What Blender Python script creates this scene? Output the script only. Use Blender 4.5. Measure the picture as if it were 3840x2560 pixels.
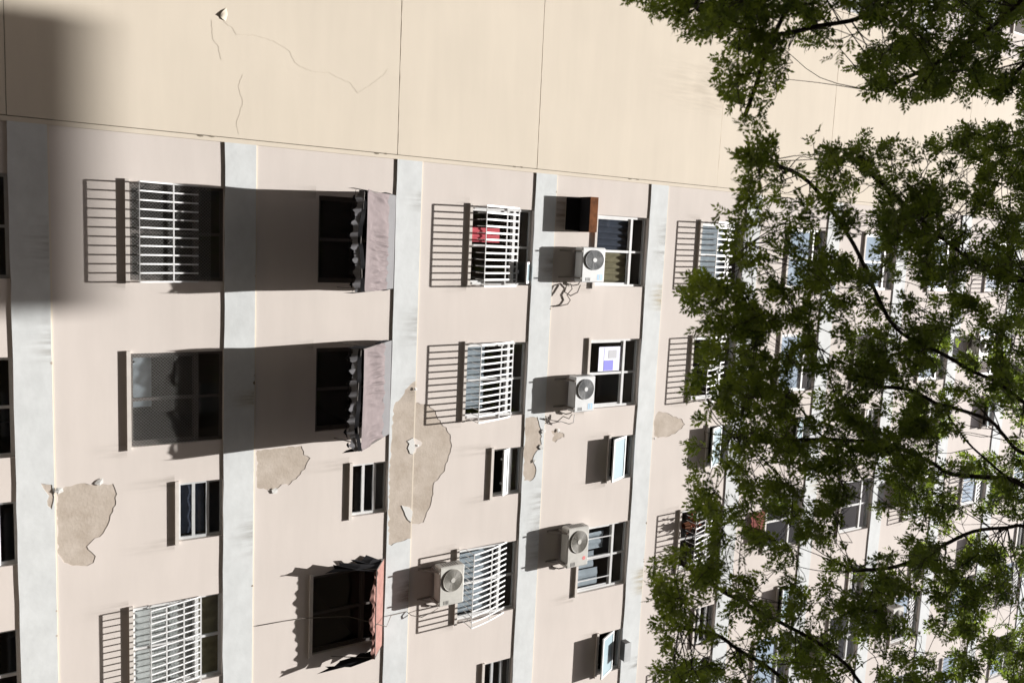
import bpy, bmesh, math, random
import numpy as np
from mathutils import Vector, Matrix

for o in list(bpy.data.objects):
    bpy.data.objects.remove(o)
SC = bpy.context.scene
COL = SC.collection
random.seed(4)
RNG = np.random.default_rng(11)

# ------------------------------------------------------------------ camera (held on its side, looking up)
YAW, PITCH, ROLL = -0.140540208, 0.555813651, 0.0288631054
CX, CD, CZ = 1.3398, 13.168, -0.2211
FPX = 3131.0


def rot(a, b, c):
    return (Matrix.Rotation(a, 3, 'Z') @ Matrix.Rotation(b, 3, 'X') @ Matrix.Rotation(c, 3, 'Y'))


RM = rot(YAW, PITCH, ROLL)
R_RIGHT, R_FWD, R_UP = RM.col[0], RM.col[1], RM.col[2]
cam = bpy.data.cameras.new('camera')
cam.sensor_width = 36.0
cam.lens = FPX / 3840 * 36
cam.clip_end = 2000
cam.dof.use_dof = True
cam.dof.focus_distance = 16.0
cam.dof.aperture_fstop = 1.4
co = bpy.data.objects.new('camera', cam)
m3 = Matrix((R_UP, -R_RIGHT, -R_FWD)).transposed()
co.matrix_world = Matrix.Translation((CX, -CD, CZ)) @ m3.to_4x4()
COL.objects.link(co)
SC.camera = co

# ------------------------------------------------------------------ light
SUN_TO = Vector((0.10, 1.0, -2.8)).normalized()          # travel direction of sunlight
elev = math.asin(-SUN_TO.z)
world = bpy.data.worlds.new('World')
SC.world = world
world.use_nodes = True
nt = world.node_tree
bg = nt.nodes['Background']
sky = nt.nodes.new('ShaderNodeTexSky')
sky.sky_type = 'NISHITA'
sky.sun_disc = False
sky.sun_elevation = elev
sky.sun_rotation = math.atan2(-SUN_TO.x, -SUN_TO.y)
sky.air_density = 0.8
sky.dust_density = 5.0
nt.links.new(sky.outputs[0], bg.inputs[0])
bg.inputs[1].default_value = 0.05
sun = bpy.data.lights.new('sun', 'SUN')
sun.energy = 5.0
sun.angle = math.radians(0.47)
sun.color = (1.0, 0.962, 0.918)
so = bpy.data.objects.new('sun', sun)
so.rotation_euler = SUN_TO.to_track_quat('-Z', 'Y').to_euler()
so.location = (0, -30, 60)
COL.objects.link(so)
SC.view_settings.view_transform = 'Standard'
SC.view_settings.look = 'None'
SC.view_settings.exposure = 1.08
SC.view_settings.gamma = 1.0
SC.cycles.max_bounces = 7
SC.cycles.transparent_max_bounces = 16
SC.cycles.diffuse_bounces = 3


# ------------------------------------------------------------------ materials
def mat(name, col, rough=0.7, metal=0.0, var=0.0, vscale=1.5, stretch=1.0, bump=0.0, bscale=60.0, col2=None, spec=0.5, fine=0.0):
    m = bpy.data.materials.new(name)
    m.use_nodes = True
    t = m.node_tree
    p = t.nodes['Principled BSDF']
    p.inputs['Roughness'].default_value = rough
    p.inputs['Metallic'].default_value = metal
    p.inputs['Specular IOR Level'].default_value = spec
    p.inputs['Base Color'].default_value = (*col, 1)
    geo = t.nodes.new('ShaderNodeNewGeometry')
    if var > 0:
        mp = t.nodes.new('ShaderNodeMapping')
        mp.inputs['Scale'].default_value = (1.0 / stretch, 1, 1)
        t.links.new(geo.outputs['Position'], mp.inputs[0])
        n = t.nodes.new('ShaderNodeTexNoise')
        n.inputs['Scale'].default_value = vscale
        n.inputs['Detail'].default_value = 7
        n.inputs['Roughness'].default_value = 0.62
        t.links.new(mp.outputs[0], n.inputs['Vector'])
        r = t.nodes.new('ShaderNodeValToRGB')
        r.color_ramp.elements[0].position = 0.3
        r.color_ramp.elements[1].position = 0.7
        c2 = col2 if col2 else tuple(c * (1 - var) for c in col)
        r.color_ramp.elements[0].color = (*c2, 1)
        r.color_ramp.elements[1].color = (*col, 1)
        t.links.new(n.outputs['Fac'], r.inputs[0])
        out = r.outputs[0]
        if fine > 0:
            n2 = t.nodes.new('ShaderNodeTexNoise')
            n2.inputs['Scale'].default_value = 0.55
            n2.inputs['Detail'].default_value = 3
            t.links.new(geo.outputs['Position'], n2.inputs['Vector'])
            mr = t.nodes.new('ShaderNodeMapRange')
            mr.inputs['From Min'].default_value = 0.3
            mr.inputs['From Max'].default_value = 0.7
            mr.inputs['To Min'].default_value = 1 - fine
            mr.inputs['To Max'].default_value = 1.0
            t.links.new(n2.outputs['Fac'], mr.inputs[0])
            mx = t.nodes.new('ShaderNodeMix')
            mx.data_type = 'RGBA'
            mx.blend_type = 'MULTIPLY'
            mx.inputs[0].default_value = 1
            t.links.new(out, mx.inputs[6])
            t.links.new(mr.outputs[0], mx.inputs[7])
            out = mx.outputs[2]
        t.links.new(out, p.inputs['Base Color'])
    if bump > 0:
        nb = t.nodes.new('ShaderNodeTexNoise')
        nb.inputs['Scale'].default_value = bscale
        nb.inputs['Detail'].default_value = 4
        t.links.new(geo.outputs['Position'], nb.inputs['Vector'])
        b = t.nodes.new('ShaderNodeBump')
        b.inputs['Strength'].default_value = bump
        b.inputs['Distance'].default_value = 0.02
        t.links.new(nb.outputs['Fac'], b.inputs['Height'])
        t.links.new(b.outputs[0], p.inputs['Normal'])
    return m


M = {}
M['pink'] = mat('pink_plaster', (0.650, 0.599, 0.562), 0.85, var=0.06, vscale=3.5, stretch=6, bump=0.03, bscale=14, spec=0.15, fine=0.08)
M['beige'] = mat('cream_plaster', (0.672, 0.608, 0.512), 0.85, var=0.055, vscale=3.0, stretch=9, bump=0.03, bscale=10, spec=0.15, fine=0.06)
M['band'] = mat('white_band_paint', (0.655, 0.685, 0.695), 0.8, var=0.14, vscale=4.0, stretch=1.5, bump=0.07, bscale=16, spec=0.2, fine=0.06)
M['bare'] = mat('bare_render', (0.44, 0.365, 0.295), 0.95, var=0.0, bump=0.5, bscale=35, spec=0.1)
t_ = M['bare'].node_tree
M['bare'] = mat('bare_render', (0.52, 0.465, 0.41), 0.95, var=0.25, vscale=3.2, bump=0.15, bscale=25, spec=0.1, col2=(0.39, 0.335, 0.28))
M['flake'] = mat('lifted_paint', (0.60, 0.60, 0.585), 0.8)
M['white'] = mat('white_paint_metal', (0.64, 0.65, 0.655), 0.45, var=0.12, vscale=9)
M['alu'] = mat('grey_aluminium', (0.50, 0.52, 0.53), 0.45, var=0.15, vscale=8)
M['darkmetal'] = mat('dark_metal', (0.10, 0.09, 0.085), 0.5)
M['sill'] = mat('sill_stone', (0.62, 0.58, 0.54), 0.8, var=0.15, vscale=7)
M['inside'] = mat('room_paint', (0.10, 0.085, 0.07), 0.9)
M['acwhite'] = mat('air_conditioner_white', (0.70, 0.72, 0.73), 0.4, var=0.1, vscale=6)
M['acgrey'] = mat('air_conditioner_aged', (0.56, 0.555, 0.52), 0.5, var=0.22, vscale=5)
M['fan'] = mat('fan_grille_plastic', (0.26, 0.27, 0.28), 0.5)
M['fanold'] = mat('fan_grille_aged', (0.30, 0.29, 0.26), 0.6)
M['fandark'] = mat('fan_recess', (0.10, 0.10, 0.10), 0.7)
M['bracket'] = mat('bracket_metal', (0.20, 0.18, 0.16), 0.6)
M['pinkcloth'] = mat('dusty_pink_cloth', (0.170, 0.145, 0.148), 0.9, var=0.25, vscale=5, spec=0.1)
M['greycloth'] = mat('grey_cloth', (0.150, 0.150, 0.156), 0.9, var=0.12, vscale=3, spec=0.1)
M['blackcloth_shade'] = mat('black_cloth_and_shade', (0.018, 0.018, 0.02), 0.95, spec=0.05)  # black awning cloth, also painted in for shade at the hood and torn flaps
M['valance'] = mat('dark_grey_valance', (0.36, 0.36, 0.385), 0.9, var=0.3, vscale=9, spec=0.1)
M['salmon'] = mat('salmon_cloth', (0.27, 0.150, 0.130), 0.9, var=0.3, vscale=7, spec=0.1)
M['rust'] = mat('rusty_sheet', (0.20, 0.075, 0.028), 0.85, var=0.6, vscale=7, spec=0.1)
M['red'] = mat('red_cloth', (0.42, 0.06, 0.08), 0.9)
M['darkred'] = mat('dark_red_cloth', (0.16, 0.02, 0.012), 0.9)
M['curtain'] = mat('pale_curtain', (0.50, 0.50, 0.49), 0.9, var=0.2, vscale=5)
M['bluecloth'] = mat('pale_blue_cloth', (0.46, 0.50, 0.54), 0.9, var=0.3, vscale=4)
M['navy'] = mat('navy_reflection', (0.045, 0.055, 0.085), 0.9, var=0.4, vscale=5)  # stands in for the blue sky reflected in the panes
M['whitecurtain'] = mat('white_curtain', (0.70, 0.69, 0.66), 0.9, var=0.3, vscale=6)
M['tan'] = mat('tan_curtain', (0.30, 0.25, 0.14), 0.9, var=0.4, vscale=6)
M['stblue'] = mat('blue_sticker', (0.42, 0.62, 0.80), 0.5)
M['stred'] = mat('red_sticker', (0.70, 0.22, 0.22), 0.5)
M['poster'] = mat('poster_paper', (0.72, 0.74, 0.88), 0.6)
M['posterblue'] = mat('poster_blue_print', (0.20, 0.20, 0.75), 0.6)
M['postergrey'] = mat('poster_grey_print', (0.45, 0.46, 0.50), 0.6)
M['wire'] = mat('wire_mesh', (0.30, 0.30, 0.29), 0.5)
M['cable'] = mat('cable_rubber', (0.16, 0.14, 0.12), 0.7)
M['sashwhite'] = mat('sash_paint', (0.52, 0.55, 0.56), 0.4)
M['skytint'] = mat('sky_tint_blue', (0.40, 0.50, 0.62), 0.08, var=0.3, vscale=2.5)  # sky reflection of the upper panes put into the colour
M['frost'] = mat('frosted_pane', (0.27, 0.35, 0.39), 0.25)
M['joint'] = mat('joint_grime', (0.20, 0.17, 0.13), 0.9)  # dark tone of the joints, chips and pot soil
M['crackm'] = mat('crack_grime', (0.61, 0.545, 0.452), 0.9)
M['bark'] = mat('bark', (0.045, 0.034, 0.024), 0.95, var=0.4, vscale=20, bump=0.5, bscale=40)
M['asphalt'] = mat('courtyard_paving', (0.11, 0.09, 0.07), 0.9, var=0.3, vscale=0.6, bump=0.4, bscale=40)
M['tower'] = mat('tower_concrete', (0.15, 0.115, 0.08), 0.9, var=0.2, vscale=0.8)
M['orange'] = mat('orange_flowers', (0.50, 0.10, 0.025), 0.8, var=0.5, vscale=30)
M['pot'] = mat('clay_pot', (0.28, 0.11, 0.05), 0.8)
M['plantgreen'] = mat('plant_green', (0.05, 0.09, 0.03), 0.7)


def glass_mat():
    m = bpy.data.materials.new('window_glass')
    m.use_nodes = True
    t = m.node_tree
    t.nodes.clear()
    out = t.nodes.new('ShaderNodeOutputMaterial')
    tr = t.nodes.new('ShaderNodeBsdfTransparent')
    tr.inputs[0].default_value = (0.82, 0.86, 0.88, 1)
    gl = t.nodes.new('ShaderNodeBsdfGlossy')
    gl.inputs['Roughness'].default_value = 0.03
    geo = t.nodes.new('ShaderNodeNewGeometry')
    dt = t.nodes.new('ShaderNodeVectorMath')
    dt.operation = 'DOT_PRODUCT'
    t.links.new(geo.outputs['Normal'], dt.inputs[0])
    t.links.new(geo.outputs['Incoming'], dt.inputs[1])

    def mth(op, a, b_=None, c=None):
        n = t.nodes.new('ShaderNodeMath')
        n.operation = op
        for i_, q in enumerate((a, b_, c)):
            if q is None:
                continue
            if isinstance(q, (int, float)):
                n.inputs[i_].default_value = q
            else:
                t.links.new(q, n.inputs[i_])
        return n
    ab = mth('ABSOLUTE', dt.outputs['Value'])
    pw = mth('POWER', mth('SUBTRACT', 1.0, ab.outputs[0]).outputs[0], 5.0)
    ma = mth('MULTIPLY_ADD', pw.outputs[0], 0.90, 0.085)     # two faces of a pane, the same from either side
    mx = t.nodes.new('ShaderNodeMixShader')
    t.links.new(ma.outputs[0], mx.inputs[0])
    t.links.new(tr.outputs[0], mx.inputs[1])
    t.links.new(gl.outputs[0], mx.inputs[2])
    t.links.new(mx.outputs[0], out.inputs[0])
    return m


M['glass'] = glass_mat()


def leaf_mat(name, ca, cb):
    m = bpy.data.materials.new(name)
    m.use_nodes = True
    t = m.node_tree
    p = t.nodes['Principled BSDF']
    p.inputs['Roughness'].default_value = 0.55
    p.inputs['Specular IOR Level'].default_value = 0.3
    out = t.nodes['Material Output']
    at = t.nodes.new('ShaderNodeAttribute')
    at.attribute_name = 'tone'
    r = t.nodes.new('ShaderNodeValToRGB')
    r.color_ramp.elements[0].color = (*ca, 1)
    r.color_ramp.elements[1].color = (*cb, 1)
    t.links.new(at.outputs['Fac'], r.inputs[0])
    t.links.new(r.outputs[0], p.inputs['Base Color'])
    tl = t.nodes.new('ShaderNodeBsdfTranslucent')
    hs = t.nodes.new('ShaderNodeHueSaturation')
    hs.inputs['Value'].default_value = 1.7
    hs.inputs['Saturation'].default_value = 1.15
    t.links.new(r.outputs[0], hs.inputs['Color'])
    t.links.new(hs.outputs[0], tl.inputs[0])
    mx = t.nodes.new('ShaderNodeMixShader')
    mx.inputs[0].default_value = 0.5
    t.links.new(p.outputs[0], mx.inputs[1])
    t.links.new(tl.outputs[0], mx.inputs[2])
    t.links.new(mx.outputs[0], out.inputs[0])
    return m


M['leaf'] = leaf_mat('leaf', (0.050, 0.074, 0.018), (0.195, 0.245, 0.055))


# ------------------------------------------------------------------ mesh helpers
class MB:
    def __init__(s):
        s.v, s.f, s.mi, s.mats = [], [], [], []

    def slot(s, m):
        if m not in s.mats:
            s.mats.append(m)
        return s.mats.index(m)

    def face(s, pts, m):
        b = len(s.v)
        s.v += [tuple(p) for p in pts]
        s.f.append(tuple(range(b, b + len(pts))))
        s.mi.append(s.slot(m))

    def box(s, x0, x1, y0, y1, z0, z1, m, bev=0.0):
        b = len(s.v)
        if bev > 0:
            e = bev
            ring = lambda y, d: [(x0 + d, y, z0 + e), (x0 + e, y, z0 + d), (x1 - e, y, z0 + d), (x1 - d, y, z0 + e),
                                 (x1 - d, y, z1 - e), (x1 - e, y, z1 - d), (x0 + e, y, z1 - d), (x0 + d, y, z1 - e)]
            rr = [ring(y0, e), ring(y0 + e, 0), ring(y1 - e, 0), ring(y1, e)]
            rr[0] = [(max(x0 + e, min(x1 - e, p[0])), y0, max(z0 + e, min(z1 - e, p[2]))) for p in rr[0]]
            rr[0] = ring(y0, e)
            for r in rr:
                s.v += r
            k = s.slot(m)
            for a in range(3):
                for i in range(8):
                    j = (i + 1) % 8
                    s.f.append((b + a * 8 + i, b + a * 8 + j, b + a * 8 + 8 + j, b + a * 8 + 8 + i))
                    s.mi.append(k)
            s.f.append(tuple(b + i for i in range(7, -1, -1)))
            s.mi.append(k)
            s.f.append(tuple(b + 24 + i for i in range(8)))
            s.mi.append(k)
            return
        s.v += [(x0, y0, z0), (x1, y0, z0), (x1, y1, z0), (x0, y1, z0), (x0, y0, z1), (x1, y0, z1), (x1, y1, z1), (x0, y1, z1)]
        k = s.slot(m)
        for q in ((3, 2, 1, 0), (4, 5, 6, 7), (0, 1, 5, 4), (1, 2, 6, 5), (2, 3, 7, 6), (3, 0, 4, 7)):
            s.f.append(tuple(b + i for i in q))
            s.mi.append(k)

    def tube(s, pts, r, m, n=6, cap=True):
        pts = [Vector(p) for p in pts]
        rs = r if isinstance(r, (list, tuple)) else [r] * len(pts)
        b = len(s.v)
        k = s.slot(m)
        up = None
        for i, p in enumerate(pts):
            d = (pts[min(i + 1, len(pts) - 1)] - pts[max(i - 1, 0)])
            if d.length < 1e-9:
                d = Vector((0, 0, 1))
            d.normalize()
            if up is None:
                up = d.orthogonal().normalized()
            up = (up - d * up.dot(d))
            up = up.normalized() if up.length > 1e-6 else d.orthogonal().normalized()
            w = d.cross(up)
            for j in range(n):
                a = 2 * math.pi * j / n
                s.v.append(tuple(p + (up * math.cos(a) + w * math.sin(a)) * rs[i]))
        for i in range(len(pts) - 1):
            for j in range(n):
                j2 = (j + 1) % n
                s.f.append((b + i * n + j, b + i * n + j2, b + (i + 1) * n + j2, b + (i + 1) * n + j))
                s.mi.append(k)
        if cap:
            s.f.append(tuple(b + j for j in range(n - 1, -1, -1)))
            s.f.append(tuple(b + (len(pts) - 1) * n + j for j in range(n)))
            s.mi += [k, k]

    def grid(s, P, m, flip=False):
        nr, nc = len(P), len(P[0])
        b = len(s.v)
        k = s.slot(m)
        for r in P:
            s.v += [tuple(q) for q in r]
        for i in range(nr - 1):
            for j in range(nc - 1):
                q = (b + i * nc + j, b + i * nc + j + 1, b + (i + 1) * nc + j + 1, b + (i + 1) * nc + j)
                s.f.append(q[::-1] if flip else q)
                s.mi.append(k)

    def poly(s, outer, holes, y, m, rim=0.0, rim_m=None):
        """flat polygon in the x-z plane at depth y, facing -y, with holes; rim>0 gives the hole and outer edges a thickness"""
        loops = [[Vector((x, z, 0)) for x, z in outer]] + [[Vector((x, z, 0)) for x, z in h] for h in holes]
        b = len(s.v)
        k = s.slot(m)
        bm = bmesh.new()
        for l in loops:
            vs = [bm.verts.new((p.x, y, p.y)) for p in l]
            for i in range(len(vs)):
                bm.edges.new((vs[i], vs[(i + 1) % len(vs)]))
        bmesh.ops.triangle_fill(bm, use_beauty=True, use_dissolve=False, edges=bm.edges[:], normal=(0, -1, 0))
        bm.verts.index_update()
        s.v += [tuple(v.co) for v in bm.verts]
        for f in bm.faces:
            t = [v.index for v in f.verts]
            f.normal_update()
            t = t if f.normal.y < 0 else t[::-1]
            s.f.append(tuple(b + i for i in t))
            s.mi.append(k)
        bm.free()
        if rim > 0:
            k2 = s.slot(rim_m or m)
            base = 0
            for l in loops:
                n = len(l)
                b2 = len(s.v)
                s.v += [(p.x, y, p.y) for p in l] + [(p.x, y + rim, p.y) for p in l]
                for i in range(n):
                    j = (i + 1) % n
                    s.f.append((b2 + i, b2 + j, b2 + n + j, b2 + n + i))
                    s.mi.append(k2)

    def mesh(s, name, smooth=False, c=(0, 0, 0)):
        me = bpy.data.meshes.new(name)
        me.from_pydata([(v[0] - c[0], v[1] - c[1], v[2] - c[2]) for v in s.v], [], s.f)
        for m in s.mats:
            me.materials.append(M[m])
        me.polygons.foreach_set('material_index', s.mi)
        if smooth:
            me.polygons.foreach_set('use_smooth', [True] * len(s.f))
        me.update()
        return me

    def centre(s):
        a = np.array(s.v)
        return tuple((a.min(0) + a.max(0)) / 2)


def link(name, data, parent=None, loc=(0, 0, 0)):
    o = bpy.data.objects.new(name, data)
    COL.objects.link(o)
    o.location = loc
    if parent:
        o.parent = parent
    return o


def wloc(o):
    v = Vector((0, 0, 0))
    while o:
        v += o.location
        o = o.parent
    return v


def build(name, mb, parent=None, smooth=False):
    """mesh given in world coordinates -> object whose origin is its middle"""
    c = mb.centre()
    off = wloc(parent) if parent else Vector((0, 0, 0))
    return link(name, mb.mesh(name, smooth, c), parent, Vector(c) - off)


def tag(o, label=None, cat=None, group=None, kind=None):
    if label: o['label'] = label
    if cat: o['category'] = cat
    if group: o['group'] = group
    if kind: o['kind'] = kind
    return o


def empty(name, loc, label, cat, group=None, rz=0):
    o = link(name, None, None, loc)
    o.empty_display_size = 0.2
    o.rotation_euler.z = rz
    return tag(o, label, cat, group)


def out(x, z, p):
    """where a point seen against the facade at x, z stands when it is p metres in front of the wall"""
    k = (CD - p) / CD
    return CX + (x - CX) * k, CZ + (z - CZ) * k


# ------------------------------------------------------------------ setting
g = MB()
g.face([(-300, -300, -1.75), (300, -300, -1.75), (300, 300, -1.75), (-300, 300, -1.75)], 'asphalt')
tag(link('ground', g.mesh('ground')), kind='structure')

# ------------------------------------------------------------------ the apartment building
H, BANDH = 2.8, 0.465
K0, K1 = -1, 11
X0, X1 = 0.065, 18.0
XL0, XL1 = -12.0, -4.3
BIGW, SMALLW = 1.40, 0.92
BIG0, SMALL0 = 1.47, 2.13
COLS = [('big', 0.75), ('big', 3.22), ('small', 5.25), ('big', 7.12), ('small', 9.53), ('big', 10.8), ('big', 13.25), ('small', 15.3)]
COLSL = [('big', -6.4), ('big', -8.9), ('small', -10.9)]
bld = empty('apartment_building', (6, 0, -1.75), 'pale pink apartment block with white floor bands and a blank cream end wall', 'apartment building')

PATCH = {
    0: [[(5.208, 0.494), (5.11, 0.605), (5.094, 0.744), (5.091, 0.857), (5.124, 0.998), (5.143, 1.228), (5.203, 1.249), (5.306, 1.278), (5.47, 1.261), (5.564, 1.224), (5.691, 1.179), (5.77, 1.149), (5.878, 1.089), (5.986, 0.93), (6.043, 0.872), (6.135, 0.928), (6.211, 0.984), (6.306, 0.954), (6.341, 0.868), (6.308, 0.726), (6.241, 0.573), (6.115, 0.506), (5.933, 0.488)]],
    1: [[(4.842, 3.323), (4.838, 3.654), (4.838, 4.05), (4.989, 4.089), (5.056, 4.2), (5.178, 4.128), (5.316, 4.039), (5.478, 3.841), (5.447, 3.733), (5.525, 3.627), (5.462, 3.328)]],
    2: [[(4.243, 6.072), (4.297, 6.355), (4.425, 6.49), (4.653, 6.608), (4.743, 6.722), (4.933, 6.819), (5.098, 6.848), (5.275, 6.788), (5.473, 6.729), (5.554, 6.721), (5.734, 6.518), (5.957, 6.504), (6.194, 6.447), (6.464, 6.326), (6.459, 6.073), (6.116, 6.072), (5.613, 6.072), (5.172, 6.072), (4.983, 6.251), (4.875, 6.072)]],
    3: [[(4.995, 9.041), (4.959, 9.143), (5.087, 9.362), (5.154, 9.366), (5.184, 9.21), (5.235, 9.16), (5.195, 9.08), (5.089, 9.125)]],
    4: [[(5.337, 11.746), (5.072, 11.693), (4.886, 11.738), (4.797, 11.822), (4.832, 11.98), (4.946, 12.241), (5.014, 12.501), (5.143, 12.61), (5.234, 12.522), (5.335, 12.276), (5.374, 12.028), (5.381, 11.843)]],
}
BPATCH = {
    2: [[(4.252, 5.671), (4.107, 5.82), (3.958, 5.919), (3.866, 6.021), (3.986, 6.058), (4.517, 6.059), (4.773, 6.059), (4.898, 5.972), (5.08, 6.00), (5.144, 6.055), (5.608, 6.059), (5.948, 6.057), (6.079, 5.884), (6.206, 5.93), (6.507, 6.03), (6.712, 6.04), (6.75, 5.8), (6.794, 5.696), (6.765, 5.643), (6.045, 5.622), (5.062, 5.623), (4.675, 5.642)]],
    3: [[(4.685, 8.415), (4.686, 8.69), (4.93, 8.78), (5.28, 8.814), (5.439, 8.658), (5.546, 8.638), (5.684, 8.71), (5.879, 8.696), (5.954, 8.586), (5.927, 8.446), (5.651, 8.418), (5.221, 8.418)]],
    0: [[(5.02, 0.30), (5.06, 0.44), (5.30, 0.455), (5.42, 0.43), (5.36, 0.38), (5.22, 0.40), (5.10, 0.33)]],
}


def jag(poly, amp, rnd):
    """a traced outline with torn-paint raggedness between its points"""
    o_ = []
    n = len(poly)
    for i in range(n):
        a, b = Vector(poly[i]), Vector(poly[(i + 1) % n])
        L = (b - a).length
        k = max(1, int(L / 0.05))
        nn = Vector((-(b - a).y, (b - a).x)).normalized()
        for q in range(k):
            p = a.lerp(b, q / k)
            if q:
                p = p + nn * rnd.uniform(-amp, amp)
            o_.append((p.x, p.y))
    return o_


rj = random.Random(7)


def hole(kind, x, k):
    w = BIGW if kind == 'big' else SMALLW
    b = (BIG0 if kind == 'big' else SMALL0) + H * k
    t = H * (k + 1) - 0.004
    return [(x, b), (x + w, b), (x + w, t), (x, t)]


def wall_run(x0, x1, cols, main):
    for k in range(K0, K1):
        z0 = H * k + BANDH - 0.03
        z1 = H * (k + 1) + 0.0
        wh = [hole(kd, x, k) for kd, x in cols]
        # coloured coat with peeled-off holes
        ph = [[(x_, max(z_, z0 + .034)) for x_, z_ in jag(q, 0.020, rj)] for q in PATCH.get(k, [])] if main else []
        mb = MB()
        mb.poly([(x0, z0), (x1, z0), (x1, z1), (x0, z1)], wh + ph, 0.0, 'pink', 0.013)
        # reveals of each opening
        for h in wh:
            (a, b), (c, d) = h[0], h[2]
            mb.face([(a, 0.013, b), (a, 0.2, b), (c, 0.2, b), (c, 0.013, b)], 'pink')
            mb.face([(a, 0.013, d), (c, 0.013, d), (c, 0.2, d), (a, 0.2, d)], 'pink')
            mb.face([(a, 0.013, b), (a, 0.013, d), (a, 0.2, d), (a, 0.2, b)], 'pink')
            mb.face([(c, 0.013, b), (c, 0.2, b), (c, 0.2, d), (c, 0.013, d)], 'pink')
        mb.box(x0, x1, -.004, -.0005, z0 + .032, z0 + .056, 'beige')
        build('wall_panel', mb, bld)
        if ph:
            rb = MB()
            for q in ph:
                xs, zs = [p[0] for p in q], [p[1] for p in q]
                rb.face([(min(xs) - .05, 0.005, max(z0 + .002, min(zs) - .05)), (max(xs) + .05, 0.005, max(z0 + .002, min(zs) - .05)), (max(xs) + .05, 0.005, max(zs) + .05), (min(xs) - .05, 0.005, max(zs) + .05)], 'bare')
            build('bare_render_patch', rb, bld)
    for k in range(K0, K1 + 1):
        z0, z1 = H * k, H * k + BANDH
        ph = [[(x_, min(z_, z1 - .005)) for x_, z_ in jag(q, 0.020, rj)] for q in BPATCH.get(k, [])] if main else []
        mb = MB()
        # slightly wavy hand-trowelled lower edge
        n = int((x1 - x0) / 0.35)
        low = [(x0 + (x1 - x0) * i / n, z0 + rj.uniform(-.007, .007)) for i in range(n + 1)]
        notch = []
        if main and k == 2:
            q = [(6.712, z1 + .05), (6.75, 5.8), (6.794, 5.696), (6.765, 5.643), (6.045, 5.622), (5.062, 5.623), (4.675, 5.642), (4.252, 5.671), (4.107, 5.82), (3.958, 5.919), (3.866, 6.021), (3.84, z1 + .05)]
            jq = jag(q, 0.020, rj)
            notch = [(6.72, z1)] + [(a_, b_) for a_, b_ in jq[:[abs(v_[0] - 3.84) < 1e-4 for v_ in jq].index(True)] if b_ < z1 - .01] + [(3.85, z1)]
            ph = []
            rb = MB()
            rb.face([(3.8, -0.015, 5.61), (6.85, -0.015, 5.61), (6.85, -0.015, z1), (3.8, -0.015, z1)], 'bare')
            build('bare_render_patch', rb, bld)
        mb.poly(low + [(x1, z1)] + notch + [(x0, z1)], ph, -0.022, 'band', 0.03)
        build('floor_band', mb, bld)
        if ph:
            rb = MB()
            for q in ph:
                xs, zs = [p[0] for p in q], [p[1] for p in q]
                rb.face([(min(xs) - .02, -0.016, min(zs) - .01), (max(xs) + .02, -0.016, min(zs) - .01), (max(xs) + .02, -0.016, max(zs) + .004), (min(xs) - .02, -0.016, max(zs) + .004)], 'bare')
            build('bare_render_patch', rb, bld)


wall_run(X0, X1, COLS, True)
wall_run(XL0, XL1, COLSL, False)

# cream end wall: big sheets between recessed joints, and a narrow strip at its edge
zj = [-1.75, 0.0, 5.6, 8.4, 13.03, 16.65, 22.25, 27.9, 31.3]
mb = MB()
for a, b in zip(zj[:-1], zj[1:]):
    g2 = 0.006 if b not in (13.03, 0.0) else 0.004
    g1 = 0.006 if a not in (13.03, 0.0) else 0.004
    yy = -0.020 if a < 13 else -0.0175
    n = 40
    lo = [(-4.24 + 4.23 * i / n, a + g1 + (rj.uniform(-.004, .004) if a > 0 else 0)) for i in range(n + 1)]
    mb.poly(lo + [(-0.012, b - g2), (-4.24, b - g2)], [], yy, 'beige', 0.03)
mb.poly([(0.0, -1.75), (0.065, -1.75), (0.065, 31.3), (0.0, 31.3)], [], -0.019, 'beige', 0.03)
mb.poly([(-4.30, -1.75), (-4.25, -1.75), (-4.25, 31.3), (-4.30, 31.3)], [], -0.019, 'beige', 0.03)
build('end_wall', mb, bld)
mb = MB()
mb.face([(-4.3, 0.009, -1.75), (0.065, 0.009, -1.75), (0.065, 0.009, 31.3), (-4.3, 0.009, 31.3)], 'joint')
build('joint_backing', mb, bld)
# dark chips on the edge joint just below each floor
for x, z in [(.008, 2.455), (0.0, 2.615), (.006, 5.238), (-.004, 5.393), (-.006, 7.915), (-.008, 8.07), (0.004, 10.63), (0.0, 10.83)]:
    L = 0.07 if abs(z * 10 % 1) < .6 else 0.045
    mb = MB()
    mb.poly([(x - .012, z - L / 2), (x + .004, z - L / 2 - .01), (x + .014, z), (x + .006, z + L / 2), (x - .010, z + L / 3)], [], -0.0245, 'joint', 0.004)
    build('chipped_spot', mb, bld)
for i in range(13):
    x, k = rj.uniform(.3, 9), rj.randrange(0, 5)
    z = H * k + BANDH - .002
    mb = MB()
    w_, h_ = rj.uniform(.01, .035), rj.uniform(.01, .03)
    mb.poly([(x - w_, z + .004), (x - w_ * .3, z - h_), (x + w_ * .5, z - h_ * .6), (x + w_, z + .003), (x, z + .012)], [], -.0228, 'bare' if i % 3 else 'joint', .003)
    build('chipped_spot', mb, bld)
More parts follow.
